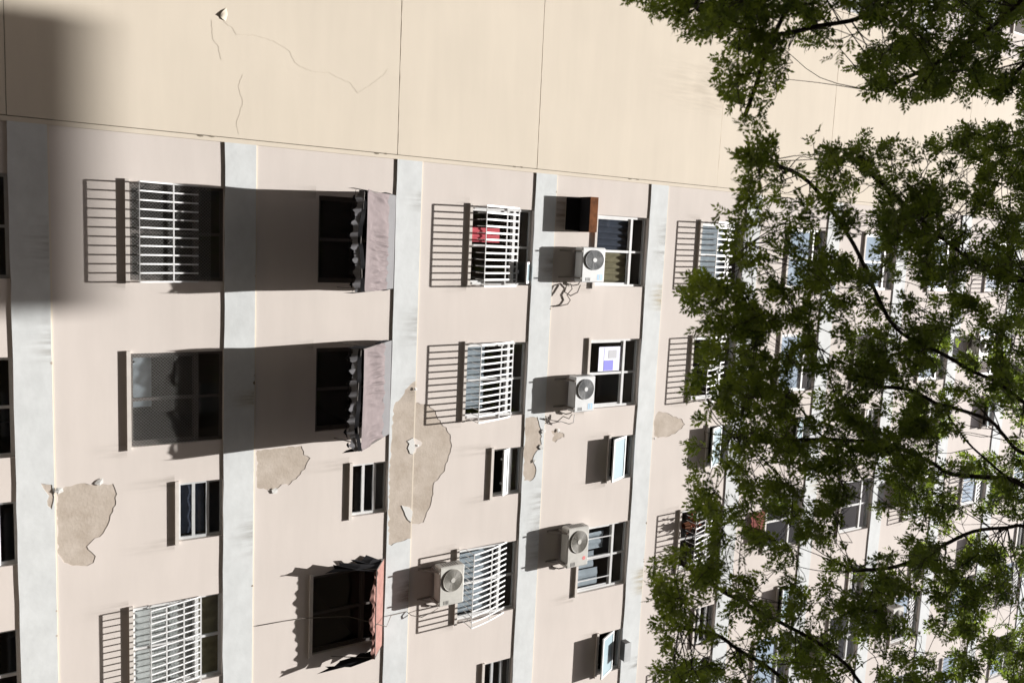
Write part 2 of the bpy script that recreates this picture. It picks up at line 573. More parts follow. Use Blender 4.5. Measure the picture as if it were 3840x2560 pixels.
# hairline cracks, a lifted flake of paint
def crack(pts, w, y=-0.0215):
    mb = MB()
    pp = []
    r = random.Random(3)
    for i in range(len(pts) - 1):
        a, b = Vector(pts[i]), Vector(pts[i + 1])
        n = max(2, int((b - a).length / .04))
        for q in range(n):
            p = a.lerp(b, q / n)
            pp.append(p + Vector((r.uniform(-.008, .008), r.uniform(-.008, .008))))
    pp.append(Vector(pts[-1]))
    for i in range(len(pp) - 1):
        d = pp[i + 1] - pp[i]
        n = Vector((-d.y, d.x)).normalized() * w * r.uniform(.5, 1.2)
        a, b = pp[i], pp[i + 1]
        mb.face([(a.x - n.x, y, a.y - n.y), (b.x - n.x, y, b.y - n.y), (b.x + n.x, y - .0005, b.y + n.y), (a.x + n.x, y - .0005, a.y + n.y)], 'crackm')
    build('crack', mb, bld)


crack([(-1.672, 2.77), (-1.587, 2.911), (-1.517, 2.958), (-1.549, 3.25), (-1.501, 3.545), (-1.403, 3.748), (-1.254, 3.835), (-1.201, 3.921), (-1.146, 4.112), (-1.17, 4.394), (-1.1, 4.558), (-1.066, 4.741), (-0.913, 4.874)], .006)
crack([(-0.913, 4.874), (-1.017, 5.02), (-1.245, 5.299), (-1.359, 5.372)], .003)
crack([(-1.66, 2.60), (-1.40, 2.62), (-1.30, 2.70), (-1.12, 2.74)], .005)
crack([(-0.947, 3.05), (-0.777, 2.99), (-0.532, 3.06), (-0.246, 2.96), (-0.074, 3.0)], .0035)
mb = MB()
mb.grid([[(-1.87, -.021, 2.81), (-1.78, -.022, 2.83), (-1.68, -.021, 2.80)], [(-1.82, -.035, 2.765), (-1.77, -.050, 2.76), (-1.70, -.036, 2.755)], [(-1.79, -.026, 2.735), (-1.75, -.045, 2.72), (-1.72, -.026, 2.725)]], 'beige')
build('paint_flake', mb, bld, True)
# lifted paint round the peeled patches
for q in ([(4.87, 6.06), (4.92, 5.94), (4.97, 5.985), (5.05, 5.955), (5.15, 6.0), (5.17, 6.06), (5.06, 6.10)], [(6.08, 5.87), (6.21, 5.93), (6.36, 6.0), (6.41, 6.06), (6.22, 6.09), (6.14, 6.03)]):
    mb = MB()
    mb.poly(jag(q, .008, rj), [], -.024, 'flake', .014)
    build('lifted_paint', mb, bld)
for x, z, s_, y in [(5.02, 6.15, .05, -.006), (5.53, 3.62, .09, -.01), (5.10, 1.05, .10, -.008), (5.15, .52, .10, -.03), (5.30, 8.82, .10, -.03), (5.56, 8.66, .08, -.03), (4.98, 8.84, .08, -.03), (5.0, 9.2, .07, -.01), (5.38, 11.75, .04, -.01), (3.99, 6.06, .06, -.03)]:
    mb = MB()
    a = rj.uniform(0, 6.28)
    q = [Vector((math.cos(a + t) * s_ * rj.uniform(.35, .8), math.sin(a + t) * s_ * rj.uniform(.4, .8))) for t in (0, 1.1, 2.3, 3.5, 4.8)]
    cpt = (x, y - .012 * rj.random() - .008, z)
    for i in range(5):
        u, w = q[i], q[(i + 1) % 5]
        mb.face([cpt, (x + u.x, y - .004 - rj.random() * .01, z + u.y), (x + w.x, y - .006, z + w.y)], 'flake')
    build('lifted_paint', mb, bld)
# rain and rust stains with ragged edges (thin washes on the plaster)
def stain_mat(name, col, strength):
    m = bpy.data.materials.new(name)
    m.use_nodes = True
    t = m.node_tree
    p = t.nodes['Principled BSDF']
    p.inputs['Base Color'].default_value = (*col, 1)
    p.inputs['Roughness'].default_value = 0.95
    p.inputs['Specular IOR Level'].default_value = 0.05
    tc = t.nodes.new('ShaderNodeTexCoord')
    sp = t.nodes.new('ShaderNodeSeparateXYZ')
    t.links.new(tc.outputs['Generated'], sp.inputs[0])
    geo = t.nodes.new('ShaderNodeNewGeometry')
    mp = t.nodes.new('ShaderNodeMapping')
    mp.inputs['Scale'].default_value = (9, 1, 1.1)
    t.links.new(geo.outputs['Position'], mp.inputs[0])
    nz = t.nodes.new('ShaderNodeTexNoise')
    nz.inputs['Scale'].default_value = 1.6
    nz.inputs['Detail'].default_value = 5
    t.links.new(mp.outputs[0], nz.inputs['Vector'])

    def mth(op, a, b_=None):
        n = t.nodes.new('ShaderNodeMath')
        n.operation = op
        n.use_clamp = op != 'SUBTRACT'
        for i_, q in enumerate((a, b_)):
            if q is None:
                continue
            if isinstance(q, (int, float)):
                n.inputs[i_].default_value = q
            else:
                t.links.new(q, n.inputs[i_])
        return n.outputs[0]
    xe = mth('MULTIPLY', mth('MULTIPLY', sp.outputs[0], mth('SUBTRACT', 1.0, sp.outputs[0])), 4.0)
    ze = mth('POWER', sp.outputs[2], 1.5)
    nn = mth('MULTIPLY', mth('SUBTRACT', nz.outputs['Fac'], 0.38), 3.5)
    al = mth('MULTIPLY', mth('MULTIPLY', mth('MULTIPLY', xe, ze), nn), strength)
    tr = t.nodes.new('ShaderNodeBsdfTransparent')
    mx = t.nodes.new('ShaderNodeMixShader')
    t.links.new(al, mx.inputs[0])
    t.links.new(tr.outputs[0], mx.inputs[1])
    t.links.new(p.outputs[0], mx.inputs[2])
    t.links.new(mx.outputs[0], t.nodes['Material Output'].inputs[0])
    return m


M['grime'] = stain_mat('rain_grime', (0.34, 0.31, 0.27), 0.32)
M['faintgrime'] = stain_mat('faint_grime', (0.48, 0.42, 0.34), 0.22)
M['ochre'] = stain_mat('ochre_stain', (0.52, 0.40, 0.20), 0.55)
M['ruststain'] = stain_mat('rust_stain', (0.34, 0.19, 0.09), 0.5)


def stain(x0, x1, z0, z1, y, m):
    mb = MB()
    mb.face([(x0, y, z0), (x1, y, z0), (x1, y, z1), (x0, y, z1)], m)
    build('stain', mb, bld)


rs = random.Random(77)
for k in range(0, 8):
    for kd, x in COLS[:7]:
        w = BIGW if kd == 'big' else SMALLW
        zb = H * k + (BIG0 if kd == 'big' else SMALL0) - .052
        for sx in ((x - .16, x + .10), (x + w - .10, x + w + .16)):
            if rs.random() < .7:
                L = rs.uniform(.35, .85) if kd == 'big' else rs.uniform(.4, 1.2)
                stain(sx[0], sx[1], zb - L, zb, -.0012, 'grime')
    for i in range(5):
        x = rs.uniform(.3, 12)
        stain(x, x + rs.uniform(.3, 1.1), H * k + .02, H * k + BANDH - .005, -.0232, 'grime' if rs.random() < .8 else 'ochre')
stain(8.1, 8.9, 11.22, 11.66, -.0236, 'ochre')
stain(7.5, 8.1, 5.75, 6.06, -.0236, 'ruststain')
stain(1.5, 2.2, 8.42, 8.86, -.0236, 'ruststain')
stain(.4, 1.15, 8.2, 9.10, -.0016, 'ruststain')
for x, z, L in [(-3.4, 5.58, 1.6), (-2.0, 13.0, 2.4)]:
    stain(x - .6, x + .6, z - L, z, -.0212, 'faintgrime')

# dark interior: floors, back wall, partitions, so that the windows look into rooms
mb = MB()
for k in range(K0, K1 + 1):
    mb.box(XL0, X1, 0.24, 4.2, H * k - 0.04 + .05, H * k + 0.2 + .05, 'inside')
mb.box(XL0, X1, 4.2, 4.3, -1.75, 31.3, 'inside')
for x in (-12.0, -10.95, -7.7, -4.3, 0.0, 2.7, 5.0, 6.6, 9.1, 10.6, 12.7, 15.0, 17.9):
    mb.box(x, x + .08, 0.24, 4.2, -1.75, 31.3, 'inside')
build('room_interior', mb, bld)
mb = MB()
mb.box(XL0, X1, -0.06, 4.6, 31.3, 31.5, 'band')
mb.box(XL0 - .2, XL0, -.02, 4.6, -1.75, 31.3, 'pink')
mb.box(X1, X1 + .2, -.02, 4.6, -1.75, 31.3, 'pink')
mb.box(XL0, X1, 4.3, 4.6, -1.75, 31.3, 'pink')
build('roof_and_back_walls', mb, bld)

# ------------------------------------------------------------------ windows (each a part: frame; sub-parts: panes, sill, grille, sash)
CACHE = {}


def cached(key, fn):
    if key not in CACHE:
        CACHE[key] = fn()
    return CACHE[key]


def big_frame(m):
    b = MB()
    w = BIGW
    f = .045
    z0, z1 = BIG0, H - .006
    b.box(.002, f, .065, .115, z0, z1, m)
    b.box(w - f, w - .002, .065, .115, z0, z1, m)
    b.box(f, w - f, .065, .115, z0, z0 + f, m)
    b.box(f, w - f, .065, .115, z1 - f, z1, m)
    b.box(f, w - f, .062, .118, 2.385, 2.44, m)
    b.box(w / 2 - .024, w / 2 + .024, .066, .114, z0 + f, 2.385, m)
    b.box(w / 2 - .02, w / 2 + .02, .068, .112, 2.44, z1 - f, m)
    b.box(f, f + .03, .085, .108, z0 + f, 2.385, m)
    b.box(w - f - .03, w - f, .085, .108, z0 + f, 2.385, m)
    b.box(f + .03, w / 2 - .024, .085, .108, 2.355, 2.385, m)
    b.box(w / 2 + .024, w - f - .03, .085, .108, 2.355, 2.385, m)
    return b.mesh('window')


def small_frame(m, opened):
    b = MB()
    w = SMALLW
    f = .045
    z0, z1 = SMALL0, H - .006
    b.box(.002, f, .065, .115, z0, z1, m)
    b.box(w - f, w - .002, .065, .115, z0, z1, m)
    b.box(f, w - f, .065, .115, z0, z0 + f, m)
    b.box(f, w - f, .065, .115, z1 - .03, z1, m)
    b.box(f, w - f, .063, .117, 2.555, 2.60, m)
    if not opened:
        b.box(f, w - f, .068, .112, 2.345, 2.39, m)
    return b.mesh('window')


def pane(w, z0, z1, y=.097):
    b = MB()
    b.face([(.045, y, z0), (w - .045, y, z0), (w - .045, y, z1), (.045, y, z1)], 'glass')
    return b.mesh('pane')


def sky_tint_pane(f):
    b = MB()
    h = BIGW / 2
    for i in (0, 1):
        b.face([(.045 + i * (h - .045), .097, BIG0 + .045), (h + i * (h - .045), .097, BIG0 + .045), (h + i * (h - .045), .097, 2.385), (.045 + i * (h - .045), .097, 2.385)], 'skytint' if f & (1 << i) else 'glass')
    return b.mesh('pane')


def sill_mesh(w, z0):
    b = MB()
    b.box(-.045, w + .045, -.042, -.001, z0 - .05, z0 + .004, 'sill')
    b.box(.002, w - .002, -.001, .064, z0 - .03, z0 + .012, 'sill')
    return b.mesh('sill')


def grille_mesh(m, pb, zb, nb, bw, belly=0.06, hbars=(0.45, 1.0), ztop=2.62):
    """security grille: bars leave the wall low down, run out, turn up and slope back to the wall"""
    b = MB()
    w = BIGW

    def prof(t):                       # t 0..1 up the front: depth, height
        z = zb + (ztop - zb) * t
        p = pb * (1 - t) ** (-belly if belly < 0 else 0.9) + .02 + max(0, belly) * math.sin(math.pi * min(1, t * 1.15)) * (1 if t < .87 else .3)
        return -p, z
    N = 9
    for i in range(nb):
        x = -.01 + (w + .02) * i / (nb - 1)
        pr = [prof(j / N) for j in range(N + 1)]
        rail = [(-.001, zb)] + pr
        hw, th = bw / 2, .005
        for si, ((y0, za), (y1, zc)) in enumerate(zip(rail[:-1], rail[1:])):
            hw = .0045 if si == 0 else bw / 2
            d = Vector((y1 - y0, zc - za)).normalized()
            n = Vector((-d.y, d.x)) * th
            q = [(x - hw, y0 - n.x, za - n.y), (x + hw, y0 - n.x, za - n.y), (x + hw, y1 - n.x, zc - n.y), (x - hw, y1 - n.x, zc - n.y)]
            q2 = [(x - hw, y0 + n.x, za + n.y), (x + hw, y0 + n.x, za + n.y), (x + hw, y1 + n.x, zc + n.y), (x - hw, y1 + n.x, zc + n.y)]
            b.face(q[::-1], m)
            b.face(q2, m)
            b.face([q[0], q[3], q2[3], q2[0]], m)
            b.face([q[1], q2[1], q2[2], q[2]], m)
    for t in (0.0,) + tuple(hbars):
        y, z = prof(t)
        b.box(-.015, w + .015, y - .009, y + .006, z - (.006 if t == 0 else .011), z + (.006 if t == 0 else .011), m)
    return b.mesh('grille')


def wire_mesh(z0, z1, y=-.01, s=.048):
    b = MB()
    w = BIGW
    r = .0017
    h = z1 - z0
    c = -h
    while c < w:
        for sg in (1, -1):
            pts = []
            xa, xb = max(0, c), min(w, c + h)
            if xb - xa > .01:
                za, zb_ = z0 + (xa - c), z0 + (xb - c)
                if sg < 0:
                    xa, xb = w - xa, w - xb
                b.tube([(xa, y, za), (xb, y, zb_)], r, 'wire', 3, False)
        c += s
    return b.mesh('wire_netting')


def sash_mesh(w, z1, L, ang, m, pm, y=.055):
    """top-hung sash pushed out at the bottom"""
    b = MB()
    f = .045

    def P(x, d, e=0):
        return (x, y - math.sin(ang) * d + math.cos(ang) * -e, z1 - math.cos(ang) * d + math.sin(ang) * -e * -1)

    def slab(xa, xb, da, db, th, mm, e0=0.0):
        lo = [P(xa, da, e0), P(xb, da, e0), P(xb, db, e0), P(xa, db, e0)]
        hi = [P(xa, da, e0 + th), P(xb, da, e0 + th), P(xb, db, e0 + th), P(xa, db, e0 + th)]
        b.face(hi[::-1], mm)
        b.face(lo, mm)
        for i in range(4):
            j = (i + 1) % 4
            b.face([lo[i], lo[j], hi[j], hi[i]], mm)
    slab(.01, w - .01, 0, f, .03, m)
    slab(.01, w - .01, L - f, L, .03, m)
    slab(.01, f + .01, f, L - f, .03, m)
    slab(w - f - .01, w - .01, f, L - f, .03, m)
    slab(f + .01, w - f - .01, f, L - f, .006, pm, .012)
    for xx in (.2, w - .25):
        b.box(xx, xx + .03, -.0, .06, z1 - L * .8, z1 - L * .8 + .03, 'white')
    return b.mesh('open_sash')


def window(kind, x, k, frame='white', sill=True, grille=None, netting=None, opened=None, label=None, sky_tint=0):
    big = kind == 'big'
    w = BIGW if big else SMALLW
    z0 = BIG0 if big else SMALL0
    fm = cached((kind, frame, bool(opened)), (lambda: big_frame(frame)) if big else (lambda: small_frame(frame, bool(opened))))
    o = link('window', fm, bld, Vector((x, 0, H * k)) - wloc(bld))
    if label:
        o['label'] = label
    if big:
        pn = link('pane', cached('pb', lambda: pane(BIGW, BIG0 + .045, 2.385)) if not sky_tint else cached(('sky_tint', sky_tint), lambda: sky_tint_pane(sky_tint)), o)
        link('pane', cached('pbt', lambda: pane(BIGW, 2.44, H - .05, .09)), o)
    else:
        if not opened:
            link('pane', cached('ps', lambda: pane(SMALLW, SMALL0 + .045, 2.555)), o)
        link('pane', cached('pst', lambda: pane(SMALLW, 2.60, H - .036, .09)), o)
    if sill:
        link('sill', cached(('sill', kind), lambda: sill_mesh(w, z0)), o)
    if grille:
        link('grille', cached(('gr',) + grille, lambda: grille_mesh(*grille)), o)
    if netting:
        link('wire_netting', cached(('net',) + netting, lambda: wire_mesh(*netting)), o)
    if opened:
        link('open_sash', cached(('sash', kind) + opened, lambda: sash_mesh(w, *opened)), o)
    return o


GRW = ('white', .30, 1.60, 13, .029, .0, (.62, 1.0), 2.46)
GRN = ('white', .215, 1.58, 12, .022, -2.0, (.58,), 2.42)
GRD = ('white', .215, 1.70, 15, .019, .0, (.30, .65, 1.0), 2.46)
GRC = ('white', .32, 1.62, 14, .029, .02, (.52,), 2.52)
GR5 = ('white', .29, 1.66, 13, .030, .0, (.55,), 2.45)
OPEN_C = (2.585, .545, math.radians(24), 'sashwhite', 'frost')
OPEN_E = (2.585, .545, math.radians(27), 'sashwhite', 'frost')
spec = {}
spec[(0, 0)] = dict(frame='darkmetal', grille=GRN, netting=(1.49, 2.60, -.02))
spec[(1, 0)] = dict(frame='darkmetal', netting=(1.49, 2.42, -.012))
spec[(2, 0)] = dict(frame='alu')
spec[(3, 0)] = dict(grille=GRD, netting=(2.1, 2.46, .03))
spec[(0, 1)] = dict(frame='darkmetal', sill=False)
spec[(1, 1)] = dict(frame='darkmetal', sill=False)
spec[(2, 1)] = dict()
spec[(3, 1)] = dict(frame='darkmetal')
spec[(0, 2)] = dict(grille=GRW)
spec[(1, 2)] = dict(grille=GRW)
spec[(2, 2)] = dict(opened=(2.50, .20, math.radians(30), 'sashwhite', 'sashwhite'))
spec[(3, 2)] = dict(grille=GRC)
spec[(4, 2)] = dict(frame='alu')
spec[(0, 3)] = dict()
spec[(1, 3)] = dict()
spec[(2, 3)] = dict(opened=OPEN_C)
spec[(3, 3)] = dict()
spec[(4, 3)] = dict(opened=OPEN_E)
for c in (0, 1, 3):
    spec[(c, 4)] = dict(grille=GR5)
spec[(5, 4)] = dict(grille=GR5)
spec[(2, -1)] = dict(opened=(2.585, .4, math.radians(20), 'white', 'frost'))
spec[(0, -1)] = dict(frame='alu')
ru = random.Random(21)
for k in range(K0, K1):
    for c, (kd, x) in enumerate(COLS):
        if (c, k) in spec:
            window(kd, x, k, **spec[(c, k)])
        else:
            kw = {}
            if k >= 4:
                q = ru.random()
                if kd == 'big':
                    kw['sky_tint'] = ru.choice([0, 1, 2, 3, 3])
                if kd == 'big' and q < .35:
                    kw['grille'] = GR5 if ru.random() < .5 else GRC
                elif kd == 'small' and q < .45:
                    kw['opened'] = OPEN_C
            window(kd, x, k, **kw)
    for kd, x in COLSL:
        window(kd, x, k, **({'opened': OPEN_C} if kd == 'small' and k % 3 == 0 else {}))
# a pushed-out light at the head of the third-floor window
so_ = link('top_sash', sash_mesh(.42, 2.76, .34, math.radians(48), 'white', 'frost', .05), bld, Vector((1.70, 0, H * 2)) - wloc(bld))

# small dark hatch on the white band above the open window
ex, ez = out(9.9, 11.30, .18)
b = MB()
b.box(ex, ex + .42, -.20, -.022, ez, ez + .025, 'darkmetal')
b.box(ex, ex + .42, -.205, -.19, ez - .02, ez + .15, 'alu')
b.box(ex, ex + .02, -.19, -.022, ez + .025, ez + .13, 'darkmetal')
b.box(ex + .40, ex + .42, -.19, -.022, ez + .025, ez + .13, 'darkmetal')
o = build('shelf_box', b)
tag(o, 'small dark metal tray sticking out of the white band above the bottom-row open window', 'metal tray')


# ------------------------------------------------------------------ air conditioners
def ac_proto(body, fan, sticker, name):
    r = link(name, None)
    b = MB()
    w, h, y0, y1 = .74, .53, -.315, -.075
    b.box(0, w, y0, y1, 0, h, body, .02)
    b.box(.02, w - .02, y1 - .001, y1 + .004, .02, h - .02, 'fandark')
    casing = link('casing', b.mesh('casing'), r)
    b = MB()                                    # side louvres
    for i in range(7):
        z = .10 + i * .05
        b.box(-.004, .003, y0 + .05, y1 - .04, z, z + .012, 'fandark')
    for i in range(4):
        b.box(w - .10, w - .03, y0 - .003, y0 + .004, .10 + i * .03, .108 + i * .03, 'fandark')
    link('louvre', b.mesh('louvre'), r)
    b = MB()                                    # fan grille: dark recess, rings, spokes, hub
    cx, cz, R = .265, h / 2 + .01, .205

    def disc(rad, y, m, n=36):
        b.face([(cx + rad * math.cos(2 * math.pi * i / n), y, cz + rad * math.sin(2 * math.pi * i / n)) for i in range(n)], m)
    disc(R, y0 - .003, 'fandark')
    for rad in np.linspace(.05, R, 9):
        pts = [(cx + rad * math.cos(2 * math.pi * i / 36), y0 - .012, cz + rad * math.sin(2 * math.pi * i / 36)) for i in range(37)]
        b.tube(pts, .0065 if rad < R - .001 else .009, fan, 5, False)
    for i in range(12):
        a = 2 * math.pi * i / 12
        b.tube([(cx + .05 * math.cos(a), y0 - .012, cz + .05 * math.sin(a)), (cx + R * math.cos(a + .35), y0 - .012, cz + R * math.sin(a + .35))], .004, fan, 4, False)
    link('fan_grille', b.mesh('fan_grille'), r)
    b = MB()
    n = 20
    cpt = [(cx + .045 * math.cos(2 * math.pi * i / n), y0 - .022, cz + .045 * math.sin(2 * math.pi * i / n)) for i in range(n)]
    b.face(cpt, body)
    for i in range(n):
        j = (i + 1) % n
        b.face([cpt[i], cpt[j], (cpt[j][0], y0 - .004, cpt[j][2]), (cpt[i][0], y0 - .004, cpt[i][2])], body)
    link('fan_hub', b.mesh('fan_hub'), r)
    if sticker:
        b = MB()
        if sticker == 'stred':
            q = [(w - .15 + .038 * math.cos(i * math.pi / 8), y0 - .002, h - .11 + .038 * math.sin(i * math.pi / 8)) for i in range(16)]
            b.face(q, sticker)
        else:
            b.face([(w - .17, y0 - .002, h - .17), (w - .05, y0 - .002, h - .17), (w - .05, y0 - .002, h - .05), (w - .17, y0 - .002, h - .05)], sticker)
            b.box(w - .155, w - .065, y0 - .004, y0 - .0025, h - .12, h - .10, 'acwhite')
        link('sticker', b.mesh('sticker'), r)
    for xx in (.07, w - .10):
        b = MB()
        b.box(xx, xx + .03, -.33, 0, -.03, -.004, 'bracket')
        b.box(xx, xx + .03, -.012, 0, -.30, -.03, 'bracket')
        b.tube([(xx + .015, -.28, -.03), (xx + .015, -.008, -.28)], .010, 'bracket', 5)
        link('bracket', b.mesh('bracket'), r)
    b = MB()
    b.tube([(w - .03, y1 - .04, .12), (w + .06, y1 - .02, .10), (w + .09, -.03, .02), (w + .05, -.02, -.10), (w + .02, .0, -.14)], .012, 'cable', 6)
    link('pipe', b.mesh('pipe'), r)
    return r


def copy_tree(o, parent=None):
    c = o.copy()
    COL.objects.link(c)
    if parent:
        c.parent = parent
    for ch in list(o.children):
        copy_tree(ch, c)
    return c


protoA = ac_proto('acwhite', 'fan', 'stblue', 'air_conditioner')
protoB = ac_proto('acgrey', 'fanold', 'stred', 'air_conditioner')
protoC = ac_proto('acgrey', 'fanold', None, 'air_conditioner')
used = set()


def place_ac(proto, xa, xb, za, zb, label):
    p = .315
    x0, z0 = out(xa, za, p)
    x1, z1 = out(xb, zb, p)
    o = proto if proto.name not in used else copy_tree(proto)
    used.add(o.name)
    o.location = (x0, 0, z0)
    o.scale = ((x1 - x0) / .74, 1, (z1 - z0) / .53)
    tag(o, label, 'air conditioner', 'air conditioners bolted to the facade')
    return o


place_ac(protoA, 1.39, 2.075, 9.57, 10.14, 'clean white air conditioner with blue sticker and grey fan below the plain white-framed window')
place_ac(protoA, 3.95, 4.67, 9.57, 10.07, 'clean white air conditioner with blue sticker under the window with the blue poster')
place_ac(protoB, 7.085, 7.92, 9.60, 10.14, 'aged grey-white air conditioner with a red dot in front of the window with hanging laundry')
place_ac(protoC, 7.40, 8.16, 6.70, 7.22, 'aged air conditioner without sticker hung before the curved window grille')
for n_, (x, k, lab) in enumerate([
    (7.3, 7, 'aged air conditioner half hidden by leaves in the fourth window column'),
    (3.4, 8, 'aged air conditioner behind dense leaves in the second window column near the top'),
    (10.9, 7, 'aged air conditioner behind foliage at the lower right part of the picture'),
    (11.2, 6, 'aged air conditioner seen through thin twigs under a window on the sixth floor'),
    (4.4, 9, 'white air conditioner high up between bare dark limbs'),
    (7.9, 9, 'white air conditioner behind the thick limb at the top storeys')]):
    o = copy_tree(protoC if n_ < 4 else protoA)
    used.add(o.name)
    o.location = (x, 0, H * k + 1.0)
    tag(o, lab, 'air conditioner', 'air conditioners bolted to the facade')


# ------------------------------------------------------------------ cloth awnings
def awning(xl, xr, zt, p1, z1, label):
    w = xr - xl
    root = empty('window_awning', ((xl + xr) / 2, 0, zt), label, 'awning', 'pink and grey cloth awnings over the windows')
    r = random.Random(int(xl * 10))
    nx = 60

    def wav(t, s, f):
        return s * (math.sin(t * f + s * 900) + .6 * math.sin(t * f * 2.3 + 1.3))
    # grey upper sheet
    b = MB()
    P = []
    for i in range(5):
        u = i / 4
        P.append([(xl + w * j / nx, -.024 - .23 * u, zt - .01 - .235 * u + wav(j / nx * 6, .003, 3) * u) for j in range(nx + 1)])
    b.grid(P, 'greycloth')
    build('upper_sheet', b, root, True)
    # gathered pink sheet with folds
    b = MB()
    P = []
    ph = [r.uniform(0, 6.28) for _ in range(6)]
    for i in range(17):
        u = i / 16
        row = []
        for j in range(241):
            t = j / 240
            wp = t + .05 * math.sin(t * 7 + ph[3]) + .035 * u * math.sin(t * 13 + ph[4])
            fold = .020 * (1 - abs(math.sin(wp * 27 + 2.6 * u + ph[0]))) ** 1.5 * 1.6 + .013 * math.sin(wp * 46 - 4 * u + ph[1]) + .004 * math.sin(wp * 120 + 9 * u + ph[2])
            fold *= 1.8
            fold -= .05 * math.sin(math.pi * t) * u * u + .02 * u * math.sin(t * 9 + ph[5])
            fold *= math.sin(math.pi * min(1, .12 + u * .95))
            row.append((xl + w * t + .02 * math.sin(u * 3 + ph[3]) * u, -.24 - (p1 - .24) * u, zt - .235 - (zt - .235 - z1) * u + fold + .012 * math.sin(u * 7 + t * 3)))
        P.append(row)
    b.grid(P, 'pinkcloth')
    build('gathered_sheet', b, root, True)
    # hanging front valance: black hem, grey cloth, ragged black fringe
    b = MB()

    def strip(ya, yb, za, zb, m, rag):
        top, bot = [], []
        n = 90
        for j in range(n + 1):
            t = j / n
            dz = -.05 * math.sin(math.pi * t) - .02 * math.sin(t * 9 + ph[5])
            sw = .02 * math.sin(t * 17 + ph[4]) + .01 * math.sin(t * 41)
            top.append((xl + w * t, -ya + sw * .5, za + dz))
            rg = rag * (abs(math.sin(t * 26 + ph[5])) + .5 * r.random()) if rag else 0
            bot.append((xl + w * t, -yb + sw, zb + rg + dz))
        b.grid([top, bot], m)
    strip(p1, p1 - .004, z1 + .005, z1 - .065, 'blackcloth_shade', 0)
    strip(p1 - .004, p1 - .03, z1 - .065, z1 - .20, 'valance', .05)
    strip(p1 - .05, p1 - .07, z1 - .18, z1 - .235, 'blackcloth_shade', .05)
    build('valance', b, root)
    # side flaps
    for xs, sg in ((xl, -1), (xr, 1)):
        b = MB()
        n = 10
        top, bot = [], []
        for j in range(n + 1):
            u = j / n
            top.append((xs, -.03 - (p1 - .03) * u, zt - .02 - (zt - z1 - .02) * u))
            bot.append((xs + sg * .03 * math.sin(u * 9), -.03 - (p1 - .05) * u, zt - .02 - (zt - z1) * u - (.03 + .32 * u * (1 if sg > 0 else .7)) * (.7 + .5 * r.random())))
        b.grid([top, bot], 'blackcloth_shade')
        build('side_flap', b, root)
    b = MB()
    b.tube([(xl, -p1 + .02, z1 - .04), ((xl + xr) / 2, -p1 + .02, z1 - .085), (xr, -p1 + .02, z1 - .04)], .012, 'darkmetal', 6)
    for xs in (xl + .01, xr - .01):
        b.tube([(xs, -.01, zt - .03), (xs, -p1, z1 - .008)], .011, 'darkmetal', 6)
        b.tube([(xs, -.005, zt - 1.0), (xs, -p1 * .75, z1 + (zt - z1) * .25 - .01)], .009, 'darkmetal', 6)
    build('awning_frame', b, root)
    return root


awning(.665, 2.23, 5.60, .925, 4.715, 'dusty pink gathered cloth awning nearest to the cream wall, with neat straight edges')
awning(3.12, 4.76, 5.60, .925, 4.720, 'dusty pink gathered cloth awning next to the large peeled patch, sagging at one end')

# torn salmon awning over the far dark window
root = empty('torn_awning', (7.9, 0, 5.55), 'torn salmon awning with scalloped hem over the black window beside the cable', 'awning')
b = MB()
r = random.Random(5)
P = []
xl, xr = 7.02, 8.62
for i in range(7):
    u = i / 6
    P.append([(xl + (xr - xl) * j / 60, -.03 - .40 * u, 5.56 - .30 * u + .012 * math.sin(j * .9) * u - .05 * u * u * math.sin(math.pi * j / 60) + .02 * math.sin(j * .31) * u) for j in range(61)])
b.grid(P, 'salmon')
build('awning_sheet', b, root, True)
b = MB()
top, bot = [], []
for j in range(121):
    t = j / 120
    x = xl + (xr - xl) * t
    z = P[6][min(60, j // 2)][2]
    top.append((x, -.431, z + .004))
    bot.append((x, -.425 + .01 * math.sin(j * .5), z - .03 - .030 * abs(math.sin(t * 21 + 2 * math.sin(t * 7))) * (1 if t < .55 else .5)))
b.grid([top, bot], 'salmon')
build('scalloped_hem', b, root)
for xs, sg in ((xl + .02, -1), (xr - .01, 1)):
    b = MB()
    top, mid, bot = [], [], []
    for j in range(15):
        u = j / 14
        zt = 5.55 - .30 * u
        L = (.25 + .75 * u * (1.0 if sg > 0 else .85)) * (.72 + .45 * r.random())
        top.append((xs, -.03 - .40 * u, zt))
        mid.append((xs + sg * (.05 + .03 * math.sin(j)), -.03 - .36 * u, zt - L * .5))
        bot.append((xs + sg * (.10 + .06 * math.sin(j * 1.7)), -.02 - .22 * u, zt - L))
    b.grid([top, mid, bot], 'blackcloth_shade')  # ragged dark cloth; the shade on it is put into the black
    build('side_flap', b, root)
b = MB()
b.tube([(xl, -.43, 5.25), (xr, -.43, 5.26)], .010, 'darkmetal', 6)
for xs in (xl, xr):
    b.tube([(xs, -.01, 5.56), (xs, -.43, 5.255)], .010, 'darkmetal', 6)
    b.tube([(xs, -.005, 4.62), (xs, -.40, 5.27)], .008, 'darkmetal', 6)
build('awning_frame', b, root)

